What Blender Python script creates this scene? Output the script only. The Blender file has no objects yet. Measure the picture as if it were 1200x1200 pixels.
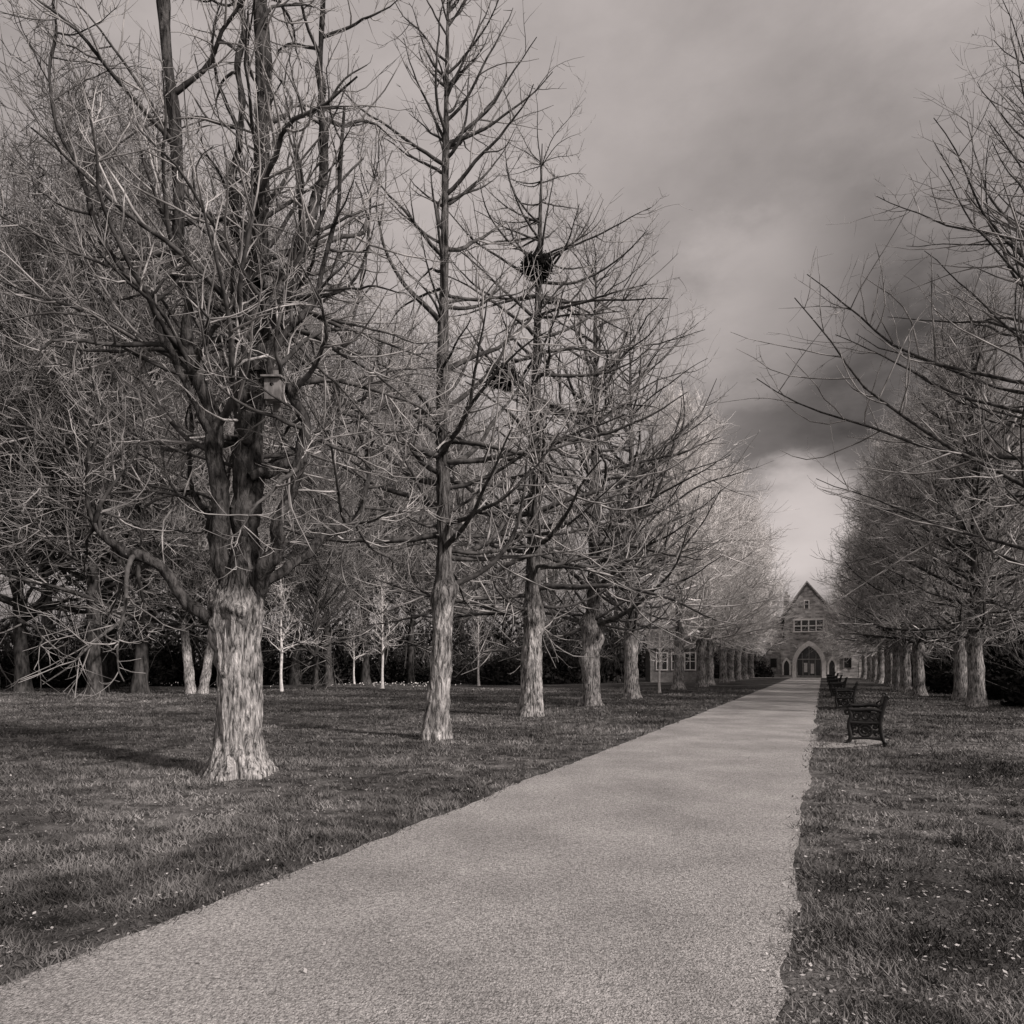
import bpy, math, numpy as np, bmesh
from mathutils import noise as mn, Vector, Matrix
F=800.0; CH=1.55; SL=0.455
scene=bpy.context.scene
COL=scene.collection
def gx(px,D): return (px-600.0)/F*D
def P(off,D): return (off+SL*D, D)
YAW=-math.atan(SL)

# ------------------------------------------------------------ materials
def mat_new(name):
    m=bpy.data.materials.new(name); m.use_nodes=True
    nt=m.node_tree; b=nt.nodes["Principled BSDF"]
    return m,nt,b
def g(v): return (v,v*0.975,v*0.955,1)
def noise_mat(name,lo,hi,scale=5,stretch=(1,1,1),rough=0.9,bump=0.0,bscale=None,detail=3,p0=.35,p1=.65,objrand=0.0,bdist=0.02,extra=None,zfade=None,dist=0):
    m,nt,b=mat_new(name); N=nt.nodes; L=nt.links
    if rough>=.8:
        out_=[n for n in N if n.type=='OUTPUT_MATERIAL'][0]; N.remove(b)
        b=N.new('ShaderNodeBsdfDiffuse'); L.new(b.outputs[0],out_.inputs[0]); cin='Color'
    else:
        cin='Base Color'; b.inputs['Specular IOR Level'].default_value=0.3
    b.inputs['Roughness'].default_value=rough if rough<.8 else 0.0
    tc=N.new('ShaderNodeTexCoord'); mp=N.new('ShaderNodeMapping'); mp.inputs['Scale'].default_value=stretch
    L.new(tc.outputs['Object'],mp.inputs['Vector'])
    n=N.new('ShaderNodeTexNoise'); n.inputs['Scale'].default_value=scale; n.inputs['Detail'].default_value=detail; n.inputs['Roughness'].default_value=.65; n.inputs['Distortion'].default_value=dist
    L.new(mp.outputs[0],n.inputs['Vector'])
    r=N.new('ShaderNodeValToRGB'); r.color_ramp.elements[0].position=p0; r.color_ramp.elements[1].position=p1
    r.color_ramp.elements[0].color=g(lo); r.color_ramp.elements[1].color=g(hi)
    L.new(n.outputs['Fac'],r.inputs[0])
    out=r.outputs[0]
    def mul(out,fac):
        mx=N.new('ShaderNodeVectorMath'); mx.operation='SCALE'; L.new(out,mx.inputs[0]); L.new(fac,mx.inputs['Scale']); return mx.outputs[0]
    if extra:
        n2=N.new('ShaderNodeTexNoise'); n2.inputs['Scale'].default_value=extra[0]; n2.inputs['Detail'].default_value=3
        L.new(tc.outputs['Object'],n2.inputs['Vector'])
        mr=N.new('ShaderNodeMapRange'); mr.inputs[1].default_value=.3; mr.inputs[2].default_value=.7; mr.inputs[3].default_value=extra[1]; mr.inputs[4].default_value=extra[2]
        L.new(n2.outputs['Fac'],mr.inputs[0]); out=mul(out,mr.outputs[0])
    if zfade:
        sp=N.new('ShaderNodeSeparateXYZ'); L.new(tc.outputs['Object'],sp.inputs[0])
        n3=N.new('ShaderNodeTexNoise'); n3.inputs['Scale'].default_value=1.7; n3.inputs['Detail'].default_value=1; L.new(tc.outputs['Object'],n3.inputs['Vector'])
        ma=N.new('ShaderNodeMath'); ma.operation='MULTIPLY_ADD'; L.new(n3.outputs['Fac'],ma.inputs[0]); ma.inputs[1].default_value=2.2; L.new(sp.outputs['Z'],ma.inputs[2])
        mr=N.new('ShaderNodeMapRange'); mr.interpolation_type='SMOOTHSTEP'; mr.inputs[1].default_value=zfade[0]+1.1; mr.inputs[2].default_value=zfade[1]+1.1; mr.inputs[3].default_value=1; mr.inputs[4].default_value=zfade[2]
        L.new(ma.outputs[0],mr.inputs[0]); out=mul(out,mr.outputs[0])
    if objrand:
        oi=N.new('ShaderNodeObjectInfo'); mr=N.new('ShaderNodeMapRange'); mr.inputs[3].default_value=1-objrand; mr.inputs[4].default_value=1+objrand
        L.new(oi.outputs['Random'],mr.inputs[0]); out=mul(out,mr.outputs[0])
    L.new(out,b.inputs[cin])
    if bump:
        bn=N.new('ShaderNodeBump'); bn.inputs['Strength'].default_value=bump; bn.inputs['Distance'].default_value=bdist
        src=n
        if bscale:
            src=N.new('ShaderNodeTexNoise'); src.inputs['Scale'].default_value=bscale; src.inputs['Detail'].default_value=3; L.new(mp.outputs[0],src.inputs['Vector'])
        L.new(src.outputs['Fac'],bn.inputs['Height']); L.new(bn.outputs[0],b.inputs['Normal'])
    return m
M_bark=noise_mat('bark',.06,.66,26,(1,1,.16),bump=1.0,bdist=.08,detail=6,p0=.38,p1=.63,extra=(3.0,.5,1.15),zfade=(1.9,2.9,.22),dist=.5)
M_stem=noise_mat('stem_bark',.018,.10,16,(1,1,.3),bump=1.0,bdist=.06,detail=5,p0=.38,p1=.64,extra=(1.5,.6,1.3),dist=.5)
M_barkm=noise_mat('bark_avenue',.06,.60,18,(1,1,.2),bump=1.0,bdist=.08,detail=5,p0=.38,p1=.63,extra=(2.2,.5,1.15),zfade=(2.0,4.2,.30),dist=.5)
M_barkd=noise_mat('bark_dark',.02,.10,8,(1,1,.3),detail=3,p0=.36,p1=.66,objrand=.3)
M_limb=noise_mat('limb_bark',.03,.10,6,detail=2)
M_twig=noise_mat('twig',.12,.42,2,detail=1)
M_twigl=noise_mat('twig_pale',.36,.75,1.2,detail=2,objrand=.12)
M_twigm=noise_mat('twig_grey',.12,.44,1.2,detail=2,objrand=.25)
M_twigw=noise_mat('twig_woodland',.04,.36,.9,detail=2,objrand=.35)
M_pale=noise_mat('young_bark',.5,.7,8,detail=2)
M_leafd=noise_mat('evergreen_leaf',.008,.04,1.2,detail=2,objrand=.3)
M_thick=noise_mat('thicket',.02,.12,.3,detail=2)
M_grass=noise_mat('grass_blade',.035,.24,1.8,detail=6,extra=(.35,.42,1.4))
M_litter=noise_mat('litter',.15,.45,6,detail=1)
M_ground=noise_mat('lawn_soil',.02,.16,3.0,bump=.8,bscale=30,detail=8,p0=.35,p1=.7,extra=(.35,.45,1.4),bdist=.04)
M_path=noise_mat('path_gravel',.15,.54,60,bump=1.0,bscale=100,detail=6,p0=.34,p1=.66,rough=.85,extra=(.9,.75,1.12),bdist=.03)
M_pad=noise_mat('pad',.12,.34,20,bump=.5,detail=5)
M_iron=noise_mat('cast_iron',.008,.016,20,rough=.45)
M_slat=noise_mat('bench_slat',.015,.04,12,(1,.15,1),rough=.45)
M_nest=noise_mat('nest_stick',.010,.03,6)
M_box=noise_mat('weathered_wood',.10,.24,10,(1,1,.2),bump=.3)
M_dark=noise_mat('dark_hole',.005,.01,3)
M_roof=noise_mat('slate_roof',.08,.18,4,(1,1,4),bump=.4)
M_trim=noise_mat('pale_stone',.62,.8,5)
M_cop=noise_mat('coping_stone',.22,.38,5)
M_white=noise_mat('white_paint',.65,.8,4)
M_render=noise_mat('cottage_wall',.16,.28,3)
M_flower=noise_mat('flower',.5,.75,4)
def glass_mat():
    m,nt,b=mat_new('window_glass'); b.inputs['Base Color'].default_value=g(.02); b.inputs['Roughness'].default_value=.12; return m
M_glass=glass_mat()
def stone_mat():
    m,nt,b=mat_new('rubble_stone'); N=nt.nodes; L=nt.links
    tc=N.new('ShaderNodeTexCoord'); mp=N.new('ShaderNodeMapping'); mp.inputs['Rotation'].default_value=(math.radians(90),0,0)
    L.new(tc.outputs['Object'],mp.inputs[0])
    br=N.new('ShaderNodeTexBrick'); br.inputs['Scale'].default_value=1; br.inputs['Brick Width'].default_value=.5; br.inputs['Row Height'].default_value=.22; br.inputs['Mortar Size'].default_value=.02
    br.inputs['Color1'].default_value=g(.2); br.inputs['Color2'].default_value=g(.5); br.inputs['Mortar'].default_value=g(.36)
    L.new(mp.outputs[0],br.inputs['Vector'])
    n=N.new('ShaderNodeTexNoise'); n.inputs['Scale'].default_value=1.5; n.inputs['Detail'].default_value=5; L.new(tc.outputs['Object'],n.inputs['Vector'])
    mr=N.new('ShaderNodeMapRange'); mr.inputs[1].default_value=.3; mr.inputs[2].default_value=.7; mr.inputs[3].default_value=.55; mr.inputs[4].default_value=1.3
    L.new(n.outputs['Fac'],mr.inputs[0])
    mx=N.new('ShaderNodeVectorMath'); mx.operation='SCALE'; L.new(br.outputs['Color'],mx.inputs[0]); L.new(mr.outputs[0],mx.inputs['Scale'])
    L.new(mx.outputs[0],b.inputs['Base Color']); b.inputs['Roughness'].default_value=.9
    return m
M_stone=stone_mat()

# ------------------------------------------------------------ mesh tools
def quads_mesh(name,pieces,mats,smooth=True):
    V=[];Q=[];MI=[];o=0
    for v,q,mi in pieces:
        V.append(v);Q.append(q+o);MI.append(np.full(len(q),mi,dtype=np.int32));o+=len(v)
    V=np.concatenate(V).astype(np.float32);Q=np.concatenate(Q).astype(np.int32);MI=np.concatenate(MI)
    me=bpy.data.meshes.new(name)
    me.vertices.add(len(V)); me.vertices.foreach_set('co',V.ravel())
    me.loops.add(len(Q)*4); me.loops.foreach_set('vertex_index',Q.ravel())
    me.polygons.add(len(Q)); me.polygons.foreach_set('loop_start',np.arange(0,len(Q)*4,4,dtype=np.int32))
    me.polygons.foreach_set('material_index',MI)
    me.polygons.foreach_set('use_smooth',np.full(len(Q),smooth))
    for m in mats: me.materials.append(m)
    me.update(calc_edges=True)
    return me
def norm(a): return a/np.maximum(np.linalg.norm(a,axis=-1,keepdims=True),1e-9)
def tubes(Pn,R,S):
    N,K,_=Pn.shape
    T=norm(np.gradient(Pn,axis=1))
    mt=norm(T.mean(axis=1))
    a=np.zeros((N,3)); a[np.arange(N),np.argmin(np.abs(mt),axis=1)]=1
    a=a[:,None,:]
    n=norm(a-(a*T).sum(-1,keepdims=True)*T); b=np.cross(T,n)
    th=np.arange(S)*2*np.pi/S
    v=Pn[:,:,None,:]+R[:,:,None,None]*(np.cos(th)[None,None,:,None]*n[:,:,None,:]+np.sin(th)[None,None,:,None]*b[:,:,None,:])
    v=v.reshape(-1,3)
    base=(np.arange(N)*K*S)[:,None,None]; k=(np.arange(K-1)*S)[None,:,None]; s=np.arange(S)[None,None,:]; s2=(s+1)%S
    q=np.stack([base+k+s,base+k+s2,base+k+S+s2,base+k+S+s],-1).reshape(-1,4)
    return v,q
def grow(start,d,ln,r0,K,wander,up,rng,tip=.25,pw=1.0):
    N=len(start); Pn=np.zeros((N,K+1,3)); Pn[:,0]=start; d=norm(d.copy())
    step=(ln/K)[:,None]
    curve=rng.normal(0,wander*.5,(N,3))
    for k in range(K):
        d=norm(d+rng.normal(0,wander,(N,3))+curve+np.array([0,0,1.])*up)
        Pn[:,k+1]=Pn[:,k]+d*step
    t=np.linspace(0,1,K+1)[None,:]
    R=r0[:,None]*(tip+(1-tip)*(1-t)**pw)
    return Pn,R
def at(Pn,R,idx,t):
    K=Pn.shape[1]-1; f=np.clip(t,0,.9999)*K; i=f.astype(int); w=(f-i)[:,None]
    p=Pn[idx,i]*(1-w)+Pn[idx,i+1]*w; T=norm(Pn[idx,i+1]-Pn[idx,i]); r=R[idx,i]*(1-w[:,0])+R[idx,i+1]*w[:,0]
    return p,T,r
def spawn_dir(T,ang,az):
    ref=np.where(np.abs(T[:,2:3])>.9,np.array([[1.,0,0]]),np.array([[0,0,1.]]))
    n=norm(np.cross(T,ref)); b=np.cross(T,n)
    return np.cos(ang)[:,None]*T+np.sin(ang)[:,None]*(np.cos(az)[:,None]*n+np.sin(az)[:,None]*b)
def catmull(pts,n):
    pts=np.array(pts,float); m=len(pts)
    u=np.linspace(0,m-1,n); out=[]
    for x in u:
        i=min(int(x),m-2); f=x-i
        p0=pts[max(i-1,0)];p1=pts[i];p2=pts[i+1];p3=pts[min(i+2,m-1)]
        out.append(.5*((2*p1)+(-p0+p2)*f+(2*p0-5*p1+4*p2-p3)*f*f+(-p0+3*p1-3*p2+p3)*f**3))
    return np.array(out)
def bole(path,rad,seed,S=40,flare=.5,burls=(),rough=.12,knots=0):
    v,q=tubes(path[None],rad[None],S)
    c=np.repeat(path,S,axis=0); rr=np.repeat(rad,S)
    d=v-c; dn=norm(d); z=c[:,2]; th=np.arctan2(d[:,1],d[:,0])
    disp=np.zeros(len(v))
    for i in range(len(v)):
        p=v[i]
        disp[i]=rough*rr[i]*(1.2*mn.noise(Vector((p[0]*3+seed,p[1]*3,p[2]*1.0)))+1.2*(abs(mn.noise(Vector((p[0]*10,p[1]*10+seed,p[2]*1.5))))-.2)+.9*(abs(mn.noise(Vector((p[0]*28,p[1]*28,p[2]*4+seed))))-.2))
    disp+=rr*flare*np.exp(-z/.28)*(1+.5*np.cos(5*th+seed)+.3*np.cos(8*th+2*seed))
    rk=np.random.default_rng(int(abs(seed)*10)+1)
    bl=list(burls)+[(rk.uniform(.8,path[-1,2]*.9 if path[-1,2]<5 else 4),rk.random()*6.28,rk.uniform(.05,.11),rk.uniform(.02,.045)) for _ in range(knots)]
    for (bz,ba,bs,bh) in bl:
        da=np.angle(np.exp(1j*(th-ba)))
        disp+=bh*np.exp(-((z-bz)/bs)**2-(da*rr/bs)**2)
    v=v+dn*disp[:,None]
    v[:,2]=np.where(c[:,2]<.03,v[:,2]-.08,v[:,2])
    return v,q

def add_obj(name,me,parent=None,loc=(0,0,0),rotz=0,scale=1):
    o=bpy.data.objects.new(name,me); COL.objects.link(o); o.location=loc; o.rotation_euler[2]=rotz; o.scale=(scale,)*3
    if parent: o.parent=parent
    return o
def empty(name,loc,label,cat,rotz=0,scale=1,group=None):
    e=bpy.data.objects.new(name,None); COL.objects.link(e); e.empty_display_size=.3
    e.location=loc; e.rotation_euler[2]=rotz
    e.scale=(scale,)*3
    e['label']=label; e['category']=cat
    if group: e['group']=group
    return e

def crown_pieces(stems,rng,n2,n3,twig_r,a_low=88,a_top=38,up1=.07,whorl=0,S1=6,prof=.7,l3=(.25,.75),w1=.09,r1=.017,topk=.25,spurs=6,K3=3,far=False,l2f=(.25,.4),tpow=1.0,w2=.10):
    out=[]
    st=[];di=[];le=[];ra=[]
    for (pa,rd,ts,cnt,sp) in stems:
        t=ts+(1-ts)*rng.random(cnt)**tpow
        if whorl:
            t=ts+(1-ts)*(np.floor(rng.random(cnt)*whorl)/whorl+rng.normal(0,.005,cnt)); t=np.clip(t,ts,.995)
        idx=np.zeros(cnt,int)
        p,T,r=at(pa[None],rd[None],idx,t)
        u=(t-ts)/(1-ts)
        a=np.radians(a_low+(a_top-a_low)*u+rng.normal(0,11,cnt))
        az=rng.random(cnt)*6.283
        D=spawn_dir(T,a,az)
        ln=sp*(topk+(1-topk)*(1-u)**prof)*(.5+.65*rng.random(cnt))
        st.append(p);di.append(D);le.append(ln);ra.append(np.minimum(r*.6,.008+r1*ln))
    st=np.concatenate(st);di=np.concatenate(di);le=np.concatenate(le);ra=np.concatenate(ra)
    P1,R1=grow(st,di,le,ra,6 if far else 12,w1,up1*(1.8 if far else 1),rng,tip=.2)
    out.append(tubes(P1,R1,S1)+(0,))
    w=le/le.mean(); cnt=np.maximum(2,(n2*w+.5).astype(int)); idx=np.repeat(np.arange(len(le)),cnt)
    t=.15+.85*rng.random(len(idx))**.8
    p,T,r=at(P1,R1,idx,t)
    D=spawn_dir(T,np.radians(rng.uniform(28,75,len(idx))),rng.random(len(idx))*6.283)
    l2=le[idx]*(l2f[0]+l2f[1]*rng.random(len(idx)))*(1.1-.5*t)+.15
    r2=np.minimum(r*.75,.004+.010*l2+twig_r*.5)
    P2,R2=grow(p,D,l2,r2,3 if far else 6,w2,.08*(1.8 if far else 1),rng,tip=.3)
    out.append(tubes(P2,R2,3 if far else 4)+(1,))
    idx2=np.repeat(np.arange(len(l2)),n3)
    t=.1+.9*rng.random(len(idx2))
    p,T,r=at(P2,R2,idx2,t)
    D=spawn_dir(T,np.radians(rng.uniform(25,75,len(idx2))),rng.random(len(idx2))*6.283)
    l=rng.uniform(l3[0],l3[1],len(idx2))*np.clip(l2[idx2],.5,1.2)
    P3,R3=grow(p,D,l,np.full(len(l),twig_r),K3,.14,.14,rng,tip=.45)
    out.append(tubes(P3,R3,3)+(1,))
    if spurs:
        idx=np.repeat(np.arange(len(le)),spurs); t=rng.random(len(idx))
        p,T,r=at(P1,R1,idx,t); D=spawn_dir(T,np.radians(rng.uniform(45,90,len(idx))),rng.random(len(idx))*6.283)
        P4,R4=grow(p,D,rng.uniform(.06,.4,len(idx)),np.full(len(idx),twig_r*1.3),2,.12,.12,rng,tip=.5)
        out.append(tubes(P4,R4,3)+(1,))
    return out

def leader_tree(seed,H,r0,bh,spread,n1=90,n2=7,n3=7,twig_r=.005,ctrl=None,mats=None,bark=None,burls=(),S=32,rings=70,lean=.02,knots=0,rough=.16,**kw):
    rng=np.random.default_rng(seed)
    if ctrl is None:
        ctrl=[(0,0,0)]
        x=y=0
        for k in range(1,7):
            x+=rng.normal(0,lean*H/6); y+=rng.normal(0,lean*H/6); ctrl.append((x,y,H*k/6))
    K=rings; u=np.linspace(0,1,K)**1.35
    path=catmull(ctrl,200); zz=path[:,2]; tz=u*H
    path=np.stack([np.interp(tz,zz,path[:,i]) for i in range(3)],1)
    rad=r0*np.where(path[:,2]<bh,1-.18*path[:,2]/bh,.82*(1-(path[:,2]-bh)/(H-bh)).clip(0,1)**.9*np.where(path[:,2]<bh+.4,1,.88))+.012
    v,q=bole(path,rad,seed,S=S,burls=burls,knots=knots,rough=rough,flare=.42)
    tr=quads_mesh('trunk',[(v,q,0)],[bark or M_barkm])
    ts=bh/H
    tz=np.linspace(0,H,60); pu=np.stack([np.interp(tz,path[:,2],path[:,i]) for i in range(3)],1); ru=np.interp(tz,path[:,2],rad)
    pcs=crown_pieces([(pu,ru,ts,n1,spread)],rng,n2,n3,twig_r,**kw)
    cr=quads_mesh('crown',pcs,mats or [M_limb,M_twig])
    return tr,cr,pu
def place_tree(tr,cr,x,y,label,group,rotz=0,scale=1,name='tree'):
    e=empty(name,(x,y,0),label,'tree',rotz,scale,group)
    add_obj('trunk',tr,e); add_obj('crown',cr,e)
    return e
ROW='trees lining the park avenue'; WOOD='bare trees of the wood behind the lawn'

# ------------------------------------------------------------ hero tree one
D1=9.7
def t1(px,y,dy=0): return ((px-282)/F*D1,dy,CH+(780-y)/F*D1)
rng=np.random.default_rng(5)
pa=catmull([(0,0,0),t1(281,860),t1(279,800),t1(277,745),t1(280,705),t1(283,670),t1(284,630)],160)
ra=np.interp(pa[:,2],[0,.5,1.3,2.0,2.35,2.8,3.3],[.36,.295,.28,.30,.33,.22,.10])
v,q=bole(pa,ra,3.3,S=130,flare=.38,rough=.20,knots=10,burls=[(1.95,3.4,.16,.09),(2.2,-.3,.14,.08),(1.6,2.9,.10,.06),(2.35,-1.6,.14,.09),(1.3,-1.2,.09,.04),(2.45,3.0,.18,.10),(2.5,-.2,.16,.10),(2.1,-2.2,.1,.06),(2.3,-1.0,.1,.07)])
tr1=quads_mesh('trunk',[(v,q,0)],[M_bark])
def stem(pts,r0,r1,n=80,seed=0):
    p=catmull(pts,n); rg=np.random.default_rng(seed+77)
    k=np.cumsum(rg.normal(0,.022,(n,3)),axis=0); k-=np.linspace(0,1,n)[:,None]*k[-1]
    for _ in range(3): k[1:-1]=(k[:-2]+k[1:-1]*2+k[2:])/4
    r=np.linspace(r0,r1,n)*(1+.14*np.sin(np.arange(n)*.9+seed)*rg.random(n)); return p+k*1.4,r
S1=[]
def ads(pts,r0,r1,ts,cnt,sp,seed): p,r=stem(pts,r0,r1,seed=seed); S1.append((p,r,ts,cnt,sp))
ads([t1(284,715),t1(287,650,.05),t1(290,600,.05),t1(294,500,.1),t1(303,400,.1),t1(300,330,.1),t1(304,277,.1),t1(312,120,.1),t1(306,-60,0),t1(310,-300,0)],.185,.08,.25,42,3.4,1)
ads([t1(274,715),t1(268,650,-.05),t1(264,600,-.1),t1(258,520,-.2),t1(246,440,-.25),t1(238,380,-.3),t1(228,300,-.4),t1(218,200,-.4),t1(210,20,-.5),t1(195,-200,-.5)],.13,.055,.3,32,3.0,2)
ads([t1(300,430,.1),t1(318,360,.2),t1(338,290,.3),t1(354,190,.4),t1(362,60,.5),t1(368,-150,.6)],.13,.03,.1,24,2.6,3)
ads([t1(290,712),t1(312,680,-.15),t1(338,640,-.25),t1(355,595,-.3),t1(380,545,-.4),t1(372,500,-.4),t1(350,470,-.45),t1(360,420,-.5),t1(385,360,-.5),t1(410,280,-.6),t1(420,180,-.8)],.11,.02,.3,22,2.2,4)
ads([t1(272,712),t1(250,724,-.15),t1(228,712,-.25),t1(195,682,-.3),t1(162,655,-.4),t1(138,620,-.5),t1(132,570,-.5),t1(150,520,-.5),t1(135,450,-.6)],.10,.012,.3,20,2.0,5)
ads([t1(276,690),t1(245,640,.4),t1(222,600,.9),t1(180,560,1.3),t1(160,490,1.6),t1(150,400,1.9),t1(120,280,2.)],.075,.015,.35,20,2.4,6)
ads([t1(290,690),t1(325,645,.4),t1(360,600,.8),t1(395,550,1.2),t1(405,480,1.4),t1(400,420,1.6),t1(420,330,1.8)],.075,.015,.35,20,2.4,7)
ads([t1(276,600),t1(252,550,.8),t1(225,490,1.5),t1(205,400,2.0),t1(190,250,2.3),t1(180,100,2.6)],.07,.015,.35,22,2.6,9)
ads([t1(292,560),t1(330,520,.8),t1(362,440,1.5),t1(360,350,2.0),t1(390,200,2.3),t1(400,50,2.6)],.07,.015,.35,22,2.6,10)
ads([t1(258,520,-.2),t1(230,455,-.5),t1(205,410,-.8),t1(170,340,-1.),t1(150,240,-1.2),t1(135,100,-1.3)],.06,.012,.3,18,2.2,11)
ads([t1(301,330,.1),t1(285,260,.2),t1(268,150,.4),t1(262,0,.6),t1(255,-200,.6)],.09,.02,.1,22,2.4,12)
pcs=crown_pieces(S1,rng,6,5,.0042,a_low=78,a_top=50,up1=.035,w1=.14,r1=.015,topk=.5,l3=(.12,.5),spurs=10,l2f=(.22,.40),w2=.14)
for (p,r,_,_,_) in S1:
    vv,qq=bole(p,r,float(r[0]*50),S=22,flare=0,rough=.38); pcs.append((vv,qq,2))
cr1=quads_mesh('crown',pcs,[M_limb,M_twig,M_stem])
place_tree(tr1,cr1,gx(282,D1),D1,'big gnarled bare tree with many upright stems on the lawn',ROW)

def rel(bpx,D,lst): return [((px-bpx)/F*D,dy,max(0,CH+(780-y)/F*D)) for px,y,dy in lst]
HK=dict(l2f=(.18,.40),l3=(.10,.5),spurs=12,w2=.11)
D2=14.4
tr,cr,_=leader_tree(12,16.8,.21,2.9,4.0,n1=95,n2=5,n3=4,twig_r=.0055,S=60,rings=130,knots=8,rough=.22,ctrl=[(0,0,0)]+rel(510,D2,[(521,700,0),(518,500,0),(521,277,0),(524,60,0)])+[(.3,0,16.8)],bark=M_barkm,burls=[(3.0,-1.5,.2,.13),(3.2,0,.2,.12),(2.9,3,.2,.12),(2.6,-2.4,.15,.08)],a_low=92,a_top=42,up1=.085,w1=.11,topk=.3,r1=.015,**HK)
place_tree(tr,cr,gx(510,D2),D2,'slender bare tree with straight leader and upswept branches',ROW)
D3=21.0
tr,cr,_=leader_tree(23,17.6,.31,3.3,5.4,n1=115,n2=7,n3=4,twig_r=.007,S=56,rings=120,knots=8,rough=.22,ctrl=[(0,0,0)]+rel(622,D3,[(625,700,0),(627,500,0),(632,300,0)])+[(.35,0,17.6)],whorl=24,a_low=98,a_top=78,up1=.03,w1=.08,prof=.5,r1=.015,burls=[(3.0,-1,.3,.12),(3.2,-2.5,.25,.12),(2.7,0,.2,.08)],**HK)
place_tree(tr,cr,gx(622,D3),D3,'tall conical bare tree with level whorled branches holding nests',ROW)
D4=26.5
tr,cr,_=leader_tree(34,17.5,.33,3.0,5.4,n1=115,n2=6,n3=4,twig_r=.008,S=44,rings=100,knots=8,rough=.24,a_low=90,a_top=46,up1=.07,w1=.13,r1=.015,burls=[(1.8,3.3,.3,.18),(2.6,0,.3,.2),(3.2,3.2,.3,.2),(2.9,-1.5,.3,.16)],lean=.015,prof=.4,**HK)
place_tree(tr,cr,gx(693,D4),D4,'burly bare tree with lumpy swollen trunk',ROW)
D5=32.4
tr5,cr5,_=leader_tree(45,17.8,.32,3.0,6.2,n1=125,n2=7,n3=5,twig_r=.009,S=32,knots=8,rough=.2,a_low=88,a_top=50,up1=.06,w1=.10,r1=.013,burls=[(2.6,3.3,.3,.14),(3,0,.3,.14)],lean=.015,prof=.35,**HK)
place_tree(tr5,cr5,gx(740,D5),D5,'broad bare tree with long reaching branches',ROW)
tr6,cr6,_=leader_tree(56,18.5,.26,3.2,10.0,n1=125,n2=7,n3=6,twig_r=.0065,a_low=80,a_top=42,up1=.045,w1=.09,lean=.012,r1=.0065,burls=[(3,3,.3,.1)],**HK)
x,y=P(7.0,19.0); place_tree(tr6,cr6,x,y,'bare tree with long arching branches beside the benches',ROW,rotz=1.0)
T=[];T2=[]
for s,(h,sp) in enumerate([(16.5,4.8),(15.8,5.2),(17.0,4.6)]):
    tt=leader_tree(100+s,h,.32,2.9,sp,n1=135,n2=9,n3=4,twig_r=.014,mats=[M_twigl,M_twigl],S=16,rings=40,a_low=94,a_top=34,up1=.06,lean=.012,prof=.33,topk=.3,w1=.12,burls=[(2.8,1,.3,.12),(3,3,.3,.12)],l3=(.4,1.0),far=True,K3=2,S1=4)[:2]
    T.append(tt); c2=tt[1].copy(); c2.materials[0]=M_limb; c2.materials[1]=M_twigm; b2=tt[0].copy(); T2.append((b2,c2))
rg=np.random.default_rng(9)
k=0
for D in [44,50,56,62,68,74,80,85]:
    x,y=P(-9.1+rg.normal(0,.25),D+rg.normal(0,.3)); tr,cr=T[k%3]; k+=1
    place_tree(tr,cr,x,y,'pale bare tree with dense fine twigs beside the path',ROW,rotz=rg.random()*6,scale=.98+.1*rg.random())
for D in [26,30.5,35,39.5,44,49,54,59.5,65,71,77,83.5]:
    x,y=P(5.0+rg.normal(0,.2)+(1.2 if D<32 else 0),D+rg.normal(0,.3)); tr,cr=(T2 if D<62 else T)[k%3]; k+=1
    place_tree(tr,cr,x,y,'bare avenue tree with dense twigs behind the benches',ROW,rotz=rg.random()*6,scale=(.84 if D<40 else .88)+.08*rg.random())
ty=leader_tree(201,4.6,.05,1.5,1.5,n1=22,n2=4,n3=2,twig_r=.009,mats=[M_pale,M_pale],bark=M_pale,S=10,rings=30,a_low=48,a_top=24,up1=.02,topk=.5,spurs=0,w1=.1)[:2]
YG='slender pale young trees on the lawn'
for px,D,sc in [(330,41,1.5),(448,46,1.5),(561,52,1.4),(773,38.5,1.1),(415,58,1.3),(690,60,1.2)]:
    place_tree(ty[0],ty[1],gx(px,D),D,'slender pale young bare tree on the lawn',YG,rotz=rg.random()*6,scale=sc)
W=[]
for s,(h,sp,bh) in enumerate([(20,6.0,3.0),(18,6.5,2.5),(21,6,4.0),(17,5,4.5)]):
    W.append(leader_tree(300+s,h,.26 if s<3 else .3,bh,sp,n1=110,n2=8,n3=4,twig_r=.016,mats=[M_limb,M_twigw],bark=M_barkd if s<3 else M_barkm,S=12,rings=34,a_low=66,a_top=30,up1=.04,lean=.03,l3=(.5,1.3),prof=.3,topk=.55,w1=.15,far=True,K3=2,S1=4,spurs=0)[:2])
wl=[(-60,33,1.25),(25,40,1.5),(96,36,1.35),(128,45,1.6),(172,39,1.4),(262,50,1.55),(300,46,1.3),(368,43,.75),(345,56,1.6),(390,52,1.2),(425,58,1.5),(480,58,1.1),(520,64,1.4),(590,66,1.15),(650,74,1.1),(720,78,1.0),(830,92,.85),(60,56,1.7),(165,58,1.75),(230,62,1.75),(450,80,1.7),(540,88,1.6)]
for i,(px,D,sc) in enumerate(wl):
    tr,cr=W[i%3]
    place_tree(tr,cr,gx(px,D),D+rg.normal(0,.8),'tall dark bare woodland tree at the lawn edge',WOOD,rotz=rg.random()*6,scale=sc*rg.uniform(.93,1.07))
for px,D,sc,tx in [(224,37.5,.85,-.07),(238,37.5,.8,.18)]:
    e=place_tree(W[3][0],W[3][1],gx(px,D),D,'pale trunked bare tree leaning at the wood edge',WOOD,rotz=rg.random(),scale=sc); e.rotation_euler=(0,tx,0)
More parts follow.
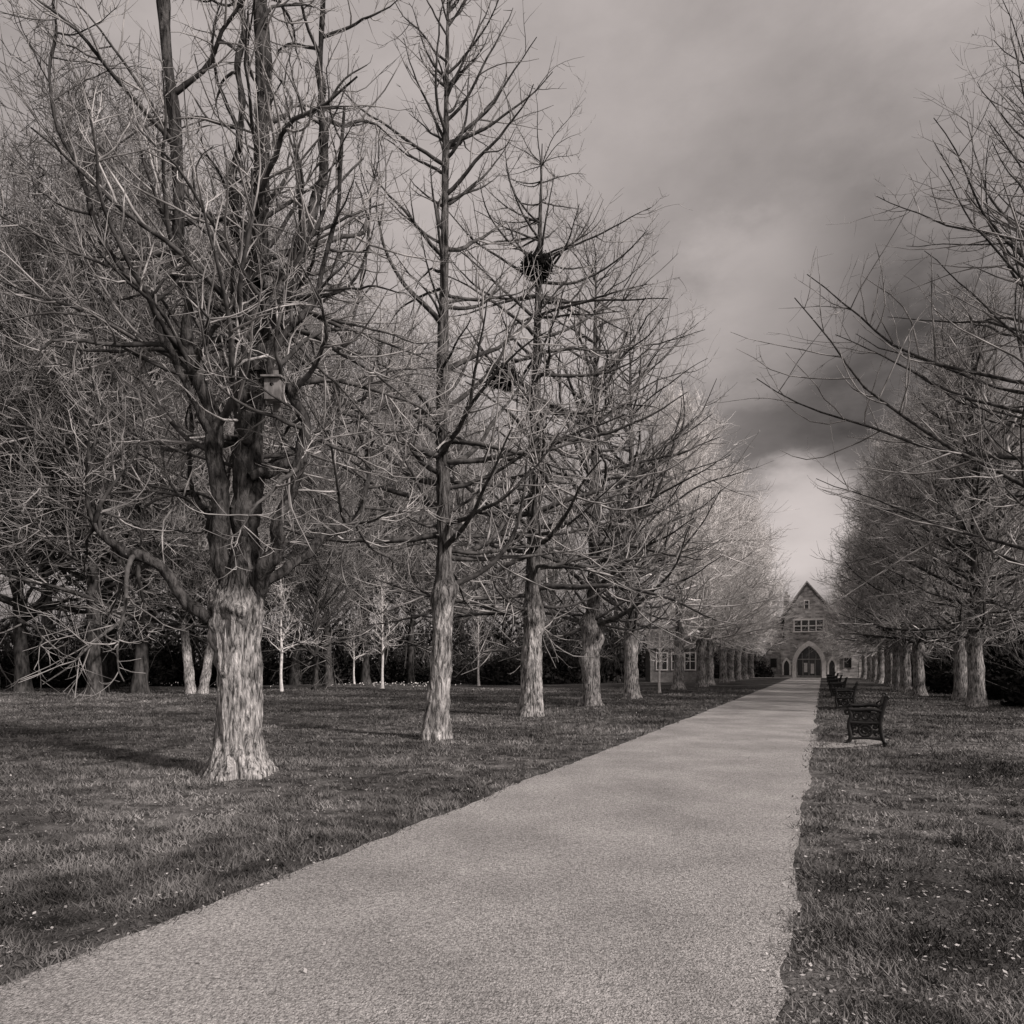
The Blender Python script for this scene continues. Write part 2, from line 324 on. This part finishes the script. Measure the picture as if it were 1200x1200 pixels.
for off,D,sc in [(12,38,.75),(12,52,.72),(13,68,.78),(19,46,.8),(20,72,.85),(8,108,.8)]:
    tr,cr=W[(int(D)+1)%3]; x,y=P(off,D)
    place_tree(tr,cr,x,y,'dark bare tree standing behind the avenue',WOOD,rotz=rg.random()*6,scale=sc)

# evergreen shrubs
def leaf_cloud(rng,n,rx,ry,rz,size,lump=6):
    c=rng.normal(0,1,(lump,3)); c=norm(c)*.55*np.array([rx,ry,rz]); c[:,2]=np.abs(c[:,2])*1.0
    k=rng.integers(0,lump,n); d=norm(rng.normal(0,1,(n,3)))*(rng.random((n,1))**.35)
    p=c[k]+d*np.array([rx,ry,rz])*.55; p[:,2]=np.abs(p[:,2])
    a=norm(rng.normal(0,1,(n,3))); b=norm(np.cross(a,rng.normal(0,1,(n,3)))); s=size*(.5+rng.random((n,1)))
    v=np.stack([p-a*s,p-b*s*.5,p+a*s,p+b*s*.5],1).reshape(-1,3); q=np.arange(n*4).reshape(-1,4)
    return v,q
def shrub_mesh(seed):
    r=np.random.default_rng(seed); v,q=leaf_cloud(r,3500,1.9,1.6,1.9,.11,8)
    N=40; P0,R0=grow(np.zeros((N,3)),norm(r.normal(0,.5,(N,3))+[0,0,1]),r.uniform(1.6,3.4,N),np.full(N,.03),5,.1,.05,r)
    tv,tq=tubes(P0,R0,3)
    return quads_mesh('foliage',[(v,q,0)],[M_leafd],False),quads_mesh('stem',[(tv,tq,0)],[M_limb])
SH=[shrub_mesh(1),shrub_mesh(2),shrub_mesh(3)]
def shrub(x,y,sc,lab='dark evergreen shrub at the edge of the lawn'):
    e=empty('shrub',(x,y,0),lab,'shrub',rg.random()*6,sc,'evergreen shrubs around the lawn')
    f,s=SH[rg.integers(0,3)]; add_obj('foliage',f,e); add_obj('stem',s,e)
for px,D,sc in [(60,48,1.5),(95,50,1.2),(150,52,1.5),(205,54,1.7),(262,52,1.3),(300,56,1.5),(350,58,1.2),(395,60,1.4),(430,61,.9),(470,62,1.5),(505,60,1.0),(535,58,.9),(575,57,1.2),(600,56,1.4),(640,58,1.6),(665,60,1.3),(690,64,1.4),(715,70,1.3),(835,84,1.3),(860,88,1.3),(880,90,1.4),(20,48,1.4)]:
    shrub(gx(px,D),D,sc)
for off in [8.5,10.5]:
    for D in range(24,96,7):
        x,y=P(off+rg.normal(0,.4),D+rg.normal(0,.8)); shrub(x,y,.85+.35*rg.random(),'dark evergreen shrub behind the avenue trees')

r=np.random.default_rng(77)
def thicket(name,xs,ys,n,leafn,hmin,hmax,lh=3.4):
    i=r.integers(0,len(xs),n); st=np.stack([xs[i],ys[i],np.zeros(n)],1)
    P0,R0=grow(st,norm(r.normal(0,.22,(n,3))+[0,0,1]),r.uniform(hmin,hmax,n),r.uniform(.02,.07,n),5,.08,.02,r)
    pcs=[tubes(P0,R0,3)+(0,)]
    idx=np.repeat(np.arange(n),6); t=.15+.85*r.random(len(idx)); p,Tt,rr=at(P0,R0,idx,t)
    Pb,Rb=grow(p,spawn_dir(Tt,np.radians(r.uniform(25,70,len(idx))),r.random(len(idx))*6.28),r.uniform(.4,2.0,len(idx)),np.full(len(idx),.016),2,.15,.1,r)
    pcs.append(tubes(Pb,Rb,3)+(0,))
    i=r.integers(0,len(xs),leafn)
    p=np.stack([xs[i]+r.normal(0,.6,leafn),ys[i]+r.normal(0,.6,leafn),r.random(leafn)**1.4*lh],1)
    a=norm(r.normal(0,1,(leafn,3))); b=norm(np.cross(a,r.normal(0,1,(leafn,3)))); s=.22*(.5+r.random((leafn,1)))
    v=np.stack([p-a*s,p-b*s*.6,p+a*s,p+b*s*.6],1).reshape(-1,3)
    pcs.append((v,np.arange(leafn*4).reshape(-1,4),1))
    o=add_obj(name,quads_mesh(name,pcs,[M_thick,M_leafd],False)); o['kind']='stuff'; o['label']='dense dark thicket of bare scrub under woodland'; o['category']='undergrowth'
nn=5000
Dd=r.uniform(60,88,nn); px=r.uniform(-250,740,nn); xs=gx(px,Dd)
thicket('undergrowth',xs,Dd,3400,30000,3,11,5.5)
Dd=r.uniform(86,96,nn); px=r.uniform(700,880,nn); thicket('undergrowth',gx(px,Dd),Dd,500,5000,2.5,7)
Dd=r.uniform(20,100,nn); off=r.uniform(9,18,nn); thicket('undergrowth',off+SL*Dd,Dd,1600,13000,2,6)
Dd=r.uniform(100,118,nn); off=r.uniform(-25,25,nn); thicket('undergrowth',off+SL*Dd,Dd,800,9000,3,8)

# ------------------------------------------------------------ ground, path, grass
def flat_strip(name,rows,z,mat,label):
    V=[];Q=[]
    n=len(rows[0])
    for r_ in rows:
        for p in r_: V.append((p[0],p[1],z))
    V=np.array(V)
    for i in range(len(rows)-1):
        for j in range(n-1): Q.append((i*n+j,i*n+j+1,(i+1)*n+j+1,(i+1)*n+j))
    o=add_obj(name,quads_mesh(name,[(V,np.array(Q),0)],[mat])); o['kind']='structure'; o['label']=label; o['category']=name
    return o
flat_strip('ground',[[(-1500,-300),(1500,-300)],[(-1500,2500),(1500,2500)]],0,M_ground,'rough winter lawn with worn soil')
rows=[]
def edge(D,s): return .10*mn.noise(Vector((D*.6,s,0)))+.06*mn.noise(Vector((D*3.3,s,1)))
for D in np.concatenate([np.arange(-8,40,.1),np.arange(40,88.5,1)]):
    a=-3.97+edge(D,3); b=-.2+edge(D,9)
    rows.append([P(a+(b-a)*t,D) for t in (0,.33,.66,1)])
flat_strip('path',rows,.006,M_path,'straight pale gravel path to the stone lodge')
rows=[[P(-9,85.5),P(7,85.5-0)],[P(-9,88.6),P(7,88.6)]]
flat_strip('forecourt',rows,.010,M_path,'pale gravel forecourt by the lodge door')

r=np.random.default_rng(4)
n=360000
Dg=2.2*np.exp(r.random(n)*math.log(46/2.2)); xg=r.uniform(-.88,.85,n)*Dg
off=xg-SL*Dg
j=r.normal(0,.07,n)
eg=np.arange(0,50,.1); eL=np.array([edge(d,3) for d in eg]); eR=np.array([edge(d,9) for d in eg])
oL=-3.97+np.interp(Dg,eg,eL); oR=-.2+np.interp(Dg,eg,eR)
clump=np.sin(xg*2.1+np.sin(Dg*1.7)*2)*np.sin(Dg*2.6+np.sin(xg*1.3)*2)+.6*np.sin(xg*7+Dg*3)*np.sin(Dg*8-xg*2)
keep=((off<oL-.01+j)|(off>oR+.01+j))&(r.random(n)<.35+.35*(clump+1))
xg=xg[keep];Dg=Dg[keep];cl=clump[keep];m=len(xg)
h=(.018+.026*r.random(m))*(1+.55*cl)*(1+.018*Dg); w=.0022+.0006*Dg
az=r.random(m)*6.283; tx=np.cos(az);tyy=np.sin(az); ln=r.normal(0,.7,(m,2))*h[:,None]
b0=np.stack([xg-tx*w,Dg-tyy*w,np.zeros(m)],1); b1=np.stack([xg+tx*w,Dg+tyy*w,np.zeros(m)],1)
t1_=np.stack([xg+ln[:,0]+tx*w*.2,Dg+ln[:,1]+tyy*w*.2,h],1); t0_=np.stack([xg+ln[:,0]-tx*w*.2,Dg+ln[:,1]-tyy*w*.2,h],1)
v=np.stack([b0,b1,t1_,t0_],1).reshape(-1,3)
o=add_obj('grass',quads_mesh('grass',[(v,np.arange(m*4).reshape(-1,4),0)],[M_grass],False)); o['kind']='stuff'; o['label']='short tufted winter grass on the lawn'; o['category']='grass'
n=15000
Dl=2.5*np.exp(r.random(n)*math.log(45/2.5)); xl=r.uniform(-1,1.05,n)*Dl; off=xl-SL*Dl
keep=((off<-3.9)|(off>-.3)|(r.random(n)<.06))&((off>-.5)|(r.random(n)<.45))
xl=xl[keep];Dl=Dl[keep];m=len(xl)
p=np.stack([xl,Dl,.010+.02*r.random(m)],1); a=norm(np.stack([r.normal(0,1,m),r.normal(0,1,m),r.normal(0,.25,m)],1)); b=norm(np.cross(a,np.array([0,0,1.])+r.normal(0,.25,(m,3)))); s=(.005+.010*r.random(m)+.0006*Dl)[:,None]
v=np.stack([p-a*s,p-b*s*.6,p+a*s,p+b*s*.6],1).reshape(-1,3)
o=add_obj('leaf_litter',quads_mesh('leaf_litter',[(v,np.arange(m*4).reshape(-1,4),0)],[M_litter],False)); o['kind']='stuff'; o['label']='scattered dry fallen leaves on the grass'; o['category']='leaves'
n=260; Dl=r.uniform(44,52,n); px=np.concatenate([r.normal(450,30,n//2),r.normal(505,14,n//4),r.normal(240,60,n-n//2-n//4)]); p=np.stack([gx(px,Dl),Dl,r.uniform(.15,.4,n)],1)
a=norm(r.normal(0,1,(n,3))); b=norm(np.cross(a,r.normal(0,1,(n,3)))); s=.045
v=np.stack([p-a*s,p-b*s,p+a*s,p+b*s],1).reshape(-1,3)
o=add_obj('flowers',quads_mesh('flowers',[(v,np.arange(n*4).reshape(-1,4),0)],[M_flower],False)); o['kind']='stuff'; o['label']='scattered pale spring flowers under trees'; o['category']='flowers'

# ------------------------------------------------------------ boxes
BQ=np.array([(0,1,2,3),(7,6,5,4),(0,4,5,1),(1,5,6,2),(2,6,7,3),(3,7,4,0)])
def box(x0,x1,y0,y1,z0,z1,mi=0):
    v=np.array([(x0,y0,z0),(x0,y1,z0),(x1,y1,z0),(x1,y0,z0),(x0,y0,z1),(x0,y1,z1),(x1,y1,z1),(x1,y0,z1)],float)
    return (v,BQ.copy(),mi)
def ngon_obj(name,polys,mats,parent):
    V=[];Fc=[]
    for poly,y0,y1 in polys:
        o=len(V); n=len(poly)
        V+=[(x,y0,z) for x,z in poly]+[(x,y1,z) for x,z in poly]
        Fc.append([o+i for i in range(n)]); Fc.append([o+n+i for i in range(n)][::-1])
        for i in range(n): Fc.append([o+i,o+n+i,o+n+(i+1)%n,o+(i+1)%n])
    me=bpy.data.meshes.new(name); me.from_pydata(V,[],Fc)
    for m in mats: me.materials.append(m)
    bm=bmesh.new(); bm.from_mesh(me); bmesh.ops.recalc_face_normals(bm,faces=bm.faces); bm.to_mesh(me); bm.free()
    return add_obj(name,me,parent)
def ring_obj(name,inner,outer,y0,y1,mat,parent):
    n=len(inner); V=[]
    for y in (y0,y1):
        V+=[(x,y,z) for x,z in inner]+[(x,y,z) for x,z in outer]
    Q=[]
    for i in range(n-1):
        Q+= [(i,i+1,n+i+1,n+i),(2*n+i,3*n+i,3*n+i+1,2*n+i+1),(i,2*n+i,2*n+i+1,i+1),(n+i,n+i+1,3*n+i+1,3*n+i)]
    return add_obj(name,quads_mesh(name,[(np.array(V,float),np.array(Q),0)],[mat],False),parent)
def arch(cx,w,zs,za,n=9,z0=0):
    h=za-zs; c=(h*h-w*w)/(2*w); R=w+c; am=math.acos(max(-1,min(1,c/R)))
    L=[(cx-w,z0)]
    for i in range(n+1):
        a=am*i/n; L.append((cx+c-R*math.cos(a),zs+R*math.sin(a)))
    L[-1]=(cx,za)
    Rr=[(2*cx-x,z) for x,z in L[::-1]]
    return L[:-1]+Rr
# ------------------------------------------------------------ lodge
bx,by=gx(948,88),88.0
lodge=empty('stone_lodge',(bx,by,0),'gothic stone lodge with steep gable and arched doorway','building',YAW)
ngon_obj('wall',[
 ([(-5.2,0),(-3.35,0),(-3.35,5.6),(-5.2,5.6)],.4,7.0),
 ([(3.35,0),(5.7,0),(5.7,5.6),(3.35,5.6)],.4,7.0),
 ([(-2.95,5.0),(2.95,5.0),(2.95,7.9),(-.25,11.9),(-2.95,7.9)],.0,8.0),
 ([(-3.35,0),(3.35,0),(3.35,5.0),(-3.35,5.0)],.7,8.0)],[M_stone],lodge)
inn=arch(0,1.5,1.6,4.1)
n_=len(inn); o2=[]
for i,(x_,z_) in enumerate(inn):
    f=i/(n_-1)
    if f<.3: o2.append((-3.35,5.0*f/.3))
    elif f>.7: o2.append((3.35,5.0*(1-f)/.3))
    else: o2.append((-3.35+6.7*(f-.3)/.4,5.0))
ring_obj('porch_wall',inn,o2,.0,.68,M_stone,lodge)
ring_obj('arch_surround',inn,arch(0,2.0,1.65,4.75),-.10,-.003,M_trim,lodge)
dp=[]
for xx in (-1.45,-.78,-.05,.68,1.35): dp.append(([(xx,0),(xx+.1,0),(xx+.1,2.3),(xx,2.3)],.45,.55))
dp+= [([(-1.45,2.3),(1.45,2.3),(1.45,2.45),(-1.45,2.45)],.44,.56),([(-1.35,0.0),(1.35,0.0),(1.35,.28),(-1.35,.28)],.47,.53)]
for xx,zt in ((-.85,3.2),(-.04,3.9),(.77,3.2)): dp.append(([(xx,2.45),(xx+.08,2.45),(xx+.08,zt),(xx,zt)],.46,.54))
door=ngon_obj('door',dp,[M_cop],lodge)
ngon_obj('glazing',[(arch(0,1.47,1.6,4.05),.58,.62)],[M_glass],door)
ngon_obj('notice',[([(-.6,.7),(-.2,.7),(-.2,1.9),(-.6,1.9)],.545,.575)],[M_trim],door)
ngon_obj('notice',[([(.2,.5),(.6,.5),(.6,1.8),(.2,1.8)],.545,.575)],[M_trim],door)
for cx in (-2.68,2.68):
    w=ngon_obj('window',[(arch(cx,.33,1.5,2.25,n=6,z0=.3),-.02,-.006)],[M_glass],lodge)
    ring_obj('surround',arch(cx,.34,1.5,2.25,n=6,z0=.3),arch(cx,.52,1.55,2.6,n=6,z0=.3),-.09,-.004,M_trim,w)
for cx in (-4.3,4.5):
    w=ngon_obj('window',[([(cx-.4,1.3),(cx+.4,1.3),(cx+.4,2.5),(cx-.4,2.5)],.37,.394)],[M_glass],lodge)
    ngon_obj('frame',[([(cx-.5,1.2),(cx-.4,1.2),(cx-.4,2.6),(cx-.5,2.6)],.3,.396),([(cx+.4,1.2),(cx+.5,1.2),(cx+.5,2.6),(cx+.4,2.6)],.3,.396),([(cx-.4,2.5),(cx+.4,2.5),(cx+.4,2.6),(cx-.4,2.6)],.31,.396)],[M_cop],w)
w=ngon_obj('window',[([(-1.75,6.05),(1.65,6.05),(1.65,7.35),(-1.75,7.35)],-.03,-.005)],[M_glass],lodge)
fr=[]
for i in range(5):
    xx=-1.85+i*.875; fr.append(([(xx,6.0),(xx+.14,6.0),(xx+.14,7.4),(xx,7.4)],-.12,-.034))
fr+= [([(-1.95,5.85),(1.9,5.85),(1.9,6.0),(-1.95,6.0)],-.16,-.034),([(-1.95,7.4),(1.9,7.4),(1.9,7.6),(-1.95,7.6)],-.14,-.034),([(-1.7,6.62),(1.6,6.62),(1.6,6.74),(-1.7,6.74)],-.10,-.034)]
ngon_obj('frame',fr,[M_trim],w)
w=ngon_obj('window',[([(-.5,9.0),(-.05,9.0),(-.05,9.9),(-.5,9.9)],-.03,-.005)],[M_glass],lodge)
ngon_obj('frame',[([(-.6,8.9),(-.5,8.9),(-.5,10),(-.6,10)],-.1,-.006),([(-.05,8.9),(.05,8.9),(.05,10),(-.05,10)],-.1,-.006),([(-.5,9.9),(-.05,9.9),(-.05,10),(-.5,10)],-.09,-.006)],[M_trim],w)
ngon_obj('string_course',[([(-3.4,5.004),(3.4,5.004),(3.4,5.2),(-3.4,5.2)],-.1,.72)],[M_cop],lodge)
ap=(-.25,12.1)
roof=ngon_obj('roof',[([(-3.35,7.45),(ap[0],11.95),(ap[0],12.3),(-3.55,7.5)],-.15,8.2),([(3.4,7.45),(3.6,7.5),(ap[0],12.3),(ap[0],11.95)],-.15,8.2)],[M_roof],lodge)
def wing(x0,x1):
    v=np.array([(x0,.2,5.6),(x1,.2,5.6),(x1,3.6,8.2),(x0,3.6,8.2),(x0,7.2,5.6),(x1,7.2,5.6),(x0,.2,5.4),(x1,.2,5.4),(x0,7.2,5.4),(x1,7.2,5.4)],float)
    q=np.array([(0,1,2,3),(3,2,5,4),(6,7,1,0),(4,5,9,8),(6,0,3,4),(1,7,5,2)])
    return (v,q,0)
add_obj('wing_roof',quads_mesh('wing_roof',[wing(-5.5,-2.96)],[M_roof],False),lodge)
add_obj('wing_roof',quads_mesh('wing_roof',[wing(2.96,6.0)],[M_roof],False),lodge)
add_obj('chimney',quads_mesh('chimney',[box(-3.2,-2.5,3.0,3.8,8.0,10.8),box(-3.3,-2.4,2.9,3.9,10.8,11.0),box(-3.05,-2.65,3.2,3.6,11.0,11.5)],[M_stone],False),roof)
ngon_obj('coping',[([(-3.6,7.35),(ap[0],12.31),(ap[0],12.5),(-3.8,7.4)],-.28,-.155),([(3.65,7.35),(3.85,7.4),(ap[0],12.5),(ap[0],12.31)],-.28,-.155)],[M_cop],lodge)
for x0,x1,lab in [(-16,-5.3,'low dark stone garden wall joining the lodge'),(5.8,16,'low dark stone garden wall joining the lodge')]:
    e=empty('garden_wall',(bx,by,0),lab,'wall',YAW,group='garden walls')
    add_obj('masonry',quads_mesh('masonry',[box(x0,x1,1,1.4,0,2.6)],[M_stone],False),e)
    add_obj('coping',quads_mesh('coping',[box(x0,x1,.93,1.47,2.603,2.75)],[M_cop],False),e)

# cottage behind trees
cx,cy=gx(785,64),64.0
cot=empty('cottage',(cx,cy,0),'low cottage with white framed windows behind trees','building',-.1)
add_obj('wall',quads_mesh('wall',[box(-1.8,2.6,0,5,0,3.2)],[M_render],False),cot)
v=np.array([(-2.1,-.3,3.15),(2.9,-.3,3.15),(2.9,2.5,5.2),(-2.1,2.5,5.2),(-2.1,5.3,3.15),(2.9,5.3,3.15)],float)
add_obj('roof',quads_mesh('roof',[(v,np.array([(0,1,2,3),(3,2,5,4)]),0),(v[[0,1,5,4]]-[0,0,.01],np.array([(0,1,2,3)]),0)],[M_roof],False),cot)
for x0 in (-1.2,.2,1.4):
    w=add_obj('window',quads_mesh('window',[box(x0,x0+.9,-.03,-.005,1.2,2.7)],[M_glass],False),cot)
    pc=[box(x0-.1,x0,-.08,-.006,1.1,2.8),box(x0+.9,x0+1.0,-.08,-.006,1.1,2.8),box(x0,x0+.9,-.08,-.006,2.7,2.8),box(x0,x0+.9,-.1,-.006,1.1,1.2),box(x0+.42,x0+.48,-.06,-.032,1.2,2.7),box(x0,x0+.42,-.06,-.032,1.92,1.98),box(x0+.48,x0+.9,-.06,-.032,1.92,1.98)]
    add_obj('frame',quads_mesh('frame',pc,[M_white],False),w)

# ------------------------------------------------------------ benches
def circ(cx,cz,r,y,n=20,a0=0,a1=2*math.pi,r1=None):
    r1=r if r1 is None else r1
    return [(cx+(r+(r1-r)*i/n)*math.cos(a0+(a1-a0)*i/n),y,cz+(r+(r1-r)*i/n)*math.sin(a0+(a1-a0)*i/n)) for i in range(n+1)]
def end_frame():
    pcs=[]
    def tb(pts,r,n=24,sm=True,S=6):
        p=catmull(pts,n) if sm else np.array(pts,float); rr=np.full(len(p),r*1.5)
        v,q=tubes(p[None],rr[None],S); pcs.append((v,q,0))
    tb([(-.36,0,.02),(-.30,0,.05),(-.28,0,.16),(-.31,0,.32),(-.30,0,.44),(-.27,0,.55),(-.30,0,.66)],.028)
    tb([(.38,0,.02),(.31,0,.05),(.27,0,.16),(.25,0,.32),(.24,0,.44),(.28,0,.66),(.34,0,.90)],.028)
    tb([(.27,0,.65),(.1,0,.68),(-.15,0,.665),(-.31,0,.67)],.028)
    tb(circ(-.33,.615,.055,0,18,math.pi/2,math.pi*2.3,.02),.018,sm=False)
    tb(circ(.35,.915,.03,0,14,0,6.28),.018,sm=False)
    tb([(-.30,0,.42),(-.05,0,.41),(.24,0,.42)],.026); tb([(-.28,0,.10),(0,0,.12),(.27,0,.10)],.02)
    tb(circ(-.02,.27,.115,0),.020,sm=False); tb(circ(-.02,.27,.055,0,14),.018,sm=False)
    for a in range(0,360,45):
        c,s=math.cos(math.radians(a)),math.sin(math.radians(a)); tb([(-.02+.02*c,0,.27+.02*s),(-.02+.115*c,0,.27+.115*s)],.009,2,False)
    for sx in (-1,1):
        tb(circ(-.02+sx*.19,.20,.05,0,16,0,5.2,.015),.016,sm=False); tb(circ(-.02+sx*.19,.345,.045,0,16,1,6.2,.015),.016,sm=False)
        tb(circ(-.02+sx*.14,.54,.075,0,18,.5,5.8,.03),.018,sm=False)
    tb(circ(-.02,.54,.055,0,14),.016,sm=False)
    tb([(-.18,0,.42),(-.02,0,.62),(.16,0,.43)],.013)
    tb([(.25,0,.6),(.2,0,.72),(.29,0,.8)],.013)
    pcs.append(box(-.41,-.25,-.03,.03,0,.025)); pcs.append(box(.28,.43,-.03,.03,0,.025))
    return quads_mesh('end_frame',pcs,[M_iron])
EF=end_frame()
def slat(cx,cz,ang,w,t,y0,y1):
    v,q,_=box(-w/2,w/2,y0,y1,-t/2,t/2); c,s=math.cos(ang),math.sin(ang)
    x=v[:,0]*c-v[:,2]*s+cx; z=v[:,0]*s+v[:,2]*c+cz; return (np.stack([x,v[:,1],z],1),q,0)
SEAT=quads_mesh('seat',[slat(-.27+i*.083,.455-(.012 if 0<i<5 else 0),-.04,.074,.035,.0,1.6) for i in range(6)],[M_slat],False)
BACK=quads_mesh('backrest',[slat(.225+.024*i,.54+i*.088,1.3,.078,.035,.0,1.6) for i in range(5)],[M_slat],False)
def bench(off,D):
    x,y=P(off,D)
    e=empty('park_bench',(x,y,.012),'ornate cast iron park bench with dark wooden slats beside path','bench',YAW-.05,1,'park benches along the path')
    add_obj('seat',SEAT,e); add_obj('backrest',BACK,e); add_obj('leg',EF,e,(0,-.02,0)); add_obj('leg',EF,e,(0,1.62,0))
for off,D in [(.86,13.4),(.8,23.6),(.75,33),(.75,42),(.75,52),(.75,64)]: bench(off,D)
rows=[]
for D in np.arange(12.8,15.4,.15):
    u=(D-12.8)/2.5; wv=math.sin(math.pi*min(max(u,0.02),.98))**.35
    rows.append([P(-.25+edge(D,9)+t*(1.55*wv+.2*mn.noise(Vector((D*2,0,5)))),D) for t in (0,.5,1)])
flat_strip('bench_pad',rows,.012,M_pad,'worn bare earth patch under the bench')

# ------------------------------------------------------------ nests and box
def nest(px,y_,D,rad,label):
    r=np.random.default_rng(int(px)); n=2400
    d=norm(r.normal(0,1,(n,3))); p=d*np.array([1,1,.62])*rad*(r.random((n,1))**.45); 
    tdir=norm(np.cross(d,r.normal(0,1,(n,3)))+.35*r.normal(0,1,(n,3)))
    L=rad*r.uniform(.4,1.3,n)
    P0,R0=grow(p-tdir*L[:,None]/2,tdir,L,np.full(n,.018),3,.08,0,r,tip=.5)
    v,q=tubes(P0,R0,3)
    o=add_obj('bird_nest',quads_mesh('bird_nest',[(v,q,0)],[M_nest]),None,(gx(px,D),D,CH+(780-y_)/F*D))
    o['label']=label; o['category']='nest'; o['group']='stick nests in the bare trees'
nest(629,313,20.7,.42,'dark round stick nest high around a leader')
nest(588,441,18.6,.38,'dark ragged stick nest on a side branch')
nb=empty('nest_box',(gx(321,8.95),8.95,CH+(780-470)/F*8.95),'weathered wooden nest box fixed to the gnarled tree','nest box')
add_obj('body',quads_mesh('body',[box(-.10,.10,-.08,.10,0,.27)],[M_box],False),nb)
v,q,_=box(-.13,.13,-.13,.13,.272,.295); v[:,2]+=np.where(v[:,1]>0,.05,0)
add_obj('lid',quads_mesh('lid',[(v,q,0)],[M_box],False),nb)
hp,hq=tubes(np.array([[(0,-.078,.19),(0,-.084,.19),(0,-.0845,.19)]]),np.array([[.024,.024,.0001]]),12)
add_obj('entrance_hole',quads_mesh('entrance_hole',[(hp,hq,0)],[M_dark]),nb)
add_obj('back_plate',quads_mesh('back_plate',[box(-.05,.05,.102,.125,-.1,.45)],[M_box],False),nb)

# ------------------------------------------------------------ world
w=bpy.data.worlds.new("World"); scene.world=w; w.use_nodes=True
nt=w.node_tree; N=nt.nodes; L=nt.links; bg=N['Background']
EL=math.radians(36); sd=Vector((.8,-.6,0)).normalized()
sdir=Vector((sd.x*math.cos(EL),sd.y*math.cos(EL),math.sin(EL)))
sky=N.new('ShaderNodeTexSky'); sky.sky_type='NISHITA'; sky.sun_disc=False; sky.sun_elevation=EL; sky.sun_rotation=math.atan2(sd.x,sd.y)
bw=N.new('ShaderNodeRGBToBW'); L.new(sky.outputs[0],bw.inputs[0])
tc=N.new('ShaderNodeTexCoord')
def math_(op,a,b=None):
    m=N.new('ShaderNodeMath'); m.operation=op
    for i,x in enumerate((a,b)):
        if x is None: continue
        if hasattr(x,'links'): L.new(x,m.inputs[i])
        else: m.inputs[i].default_value=x
    return m.outputs[0]
def noise_(scale,detail,rough,stretch,loc):
    mp=N.new('ShaderNodeMapping'); mp.inputs['Scale'].default_value=stretch; mp.inputs['Location'].default_value=loc
    L.new(tc.outputs['Generated'],mp.inputs[0])
    nz=N.new('ShaderNodeTexNoise'); nz.inputs['Scale'].default_value=scale; nz.inputs['Detail'].default_value=detail; nz.inputs['Roughness'].default_value=rough
    L.new(mp.outputs[0],nz.inputs['Vector']); return nz
nf=noise_(5.5,7,.58,(1,1,2.0),(2.3,5.2,1.9))
nv=N.new('ShaderNodeVectorMath'); nv.operation='SUBTRACT'; L.new(nf.outputs['Color'],nv.inputs[0]); nv.inputs[1].default_value=(.5,.5,.5)
ns=N.new('ShaderNodeVectorMath'); ns.operation='SCALE'; L.new(nv.outputs[0],ns.inputs[0]); ns.inputs['Scale'].default_value=.16
na=N.new('ShaderNodeVectorMath'); na.operation='ADD'; L.new(tc.outputs['Generated'],na.inputs[0]); L.new(ns.outputs[0],na.inputs[1])
nn_=N.new('ShaderNodeVectorMath'); nn_.operation='NORMALIZE'; L.new(na.outputs[0],nn_.inputs[0])
val=math_('ADD',math_('MULTIPLY',math_('SUBTRACT',nf.outputs['Fac'],.5),.32),.27)
def blob(px,y_,ang,amp,vec=None):
    global val
    d=Vector(((px-600)/F,1,(780-y_)/F)).normalized() if vec is None else Vector(vec).normalized()
    dp=N.new('ShaderNodeVectorMath'); dp.operation='DOT_PRODUCT'; L.new(nn_.outputs[0],dp.inputs[0]); dp.inputs[1].default_value=d
    mr=N.new('ShaderNodeMapRange'); mr.interpolation_type='SMOOTHSTEP'; mr.inputs[1].default_value=math.cos(math.radians(ang)); mr.inputs[2].default_value=1; mr.inputs[3].default_value=0; mr.inputs[4].default_value=amp
    L.new(dp.outputs['Value'],mr.inputs[0]); val=math_('ADD',val,mr.outputs[0])
blob(905,350,7.5,.16); blob(855,375,8,.07); blob(955,490,15,-.12); blob(1060,300,15,-.10); blob(945,622,6.5,.40); blob(400,400,36,.20); blob(780,280,8,-.05)
blob(0,0,100,.55,vec=(.6,-.7,.8))  # added brightness in the unseen sky behind the camera, lifts ambient light
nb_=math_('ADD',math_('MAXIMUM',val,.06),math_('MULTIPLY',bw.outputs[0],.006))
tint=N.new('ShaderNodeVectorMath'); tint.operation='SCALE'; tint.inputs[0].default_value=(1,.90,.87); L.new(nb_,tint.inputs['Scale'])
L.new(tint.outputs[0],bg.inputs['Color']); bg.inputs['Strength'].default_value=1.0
ld=bpy.data.lights.new('sun','SUN'); ld.energy=4.8; ld.angle=math.radians(4); ld.color=(1,.91,.87)
lo=bpy.data.objects.new('sun',ld); COL.objects.link(lo); lo.rotation_euler=sdir.to_track_quat('Z','Y').to_euler()

cam=bpy.data.cameras.new('camera'); co=bpy.data.objects.new('camera',cam); COL.objects.link(co)
cam.sensor_width=36; cam.lens=24; cam.shift_y=.15; cam.clip_end=4000; cam.clip_start=.05
co.location=(0,0,CH); co.rotation_euler=(math.radians(90),0,0); scene.camera=co
scene.view_settings.view_transform='Standard'; scene.view_settings.look='None'; scene.view_settings.exposure=0
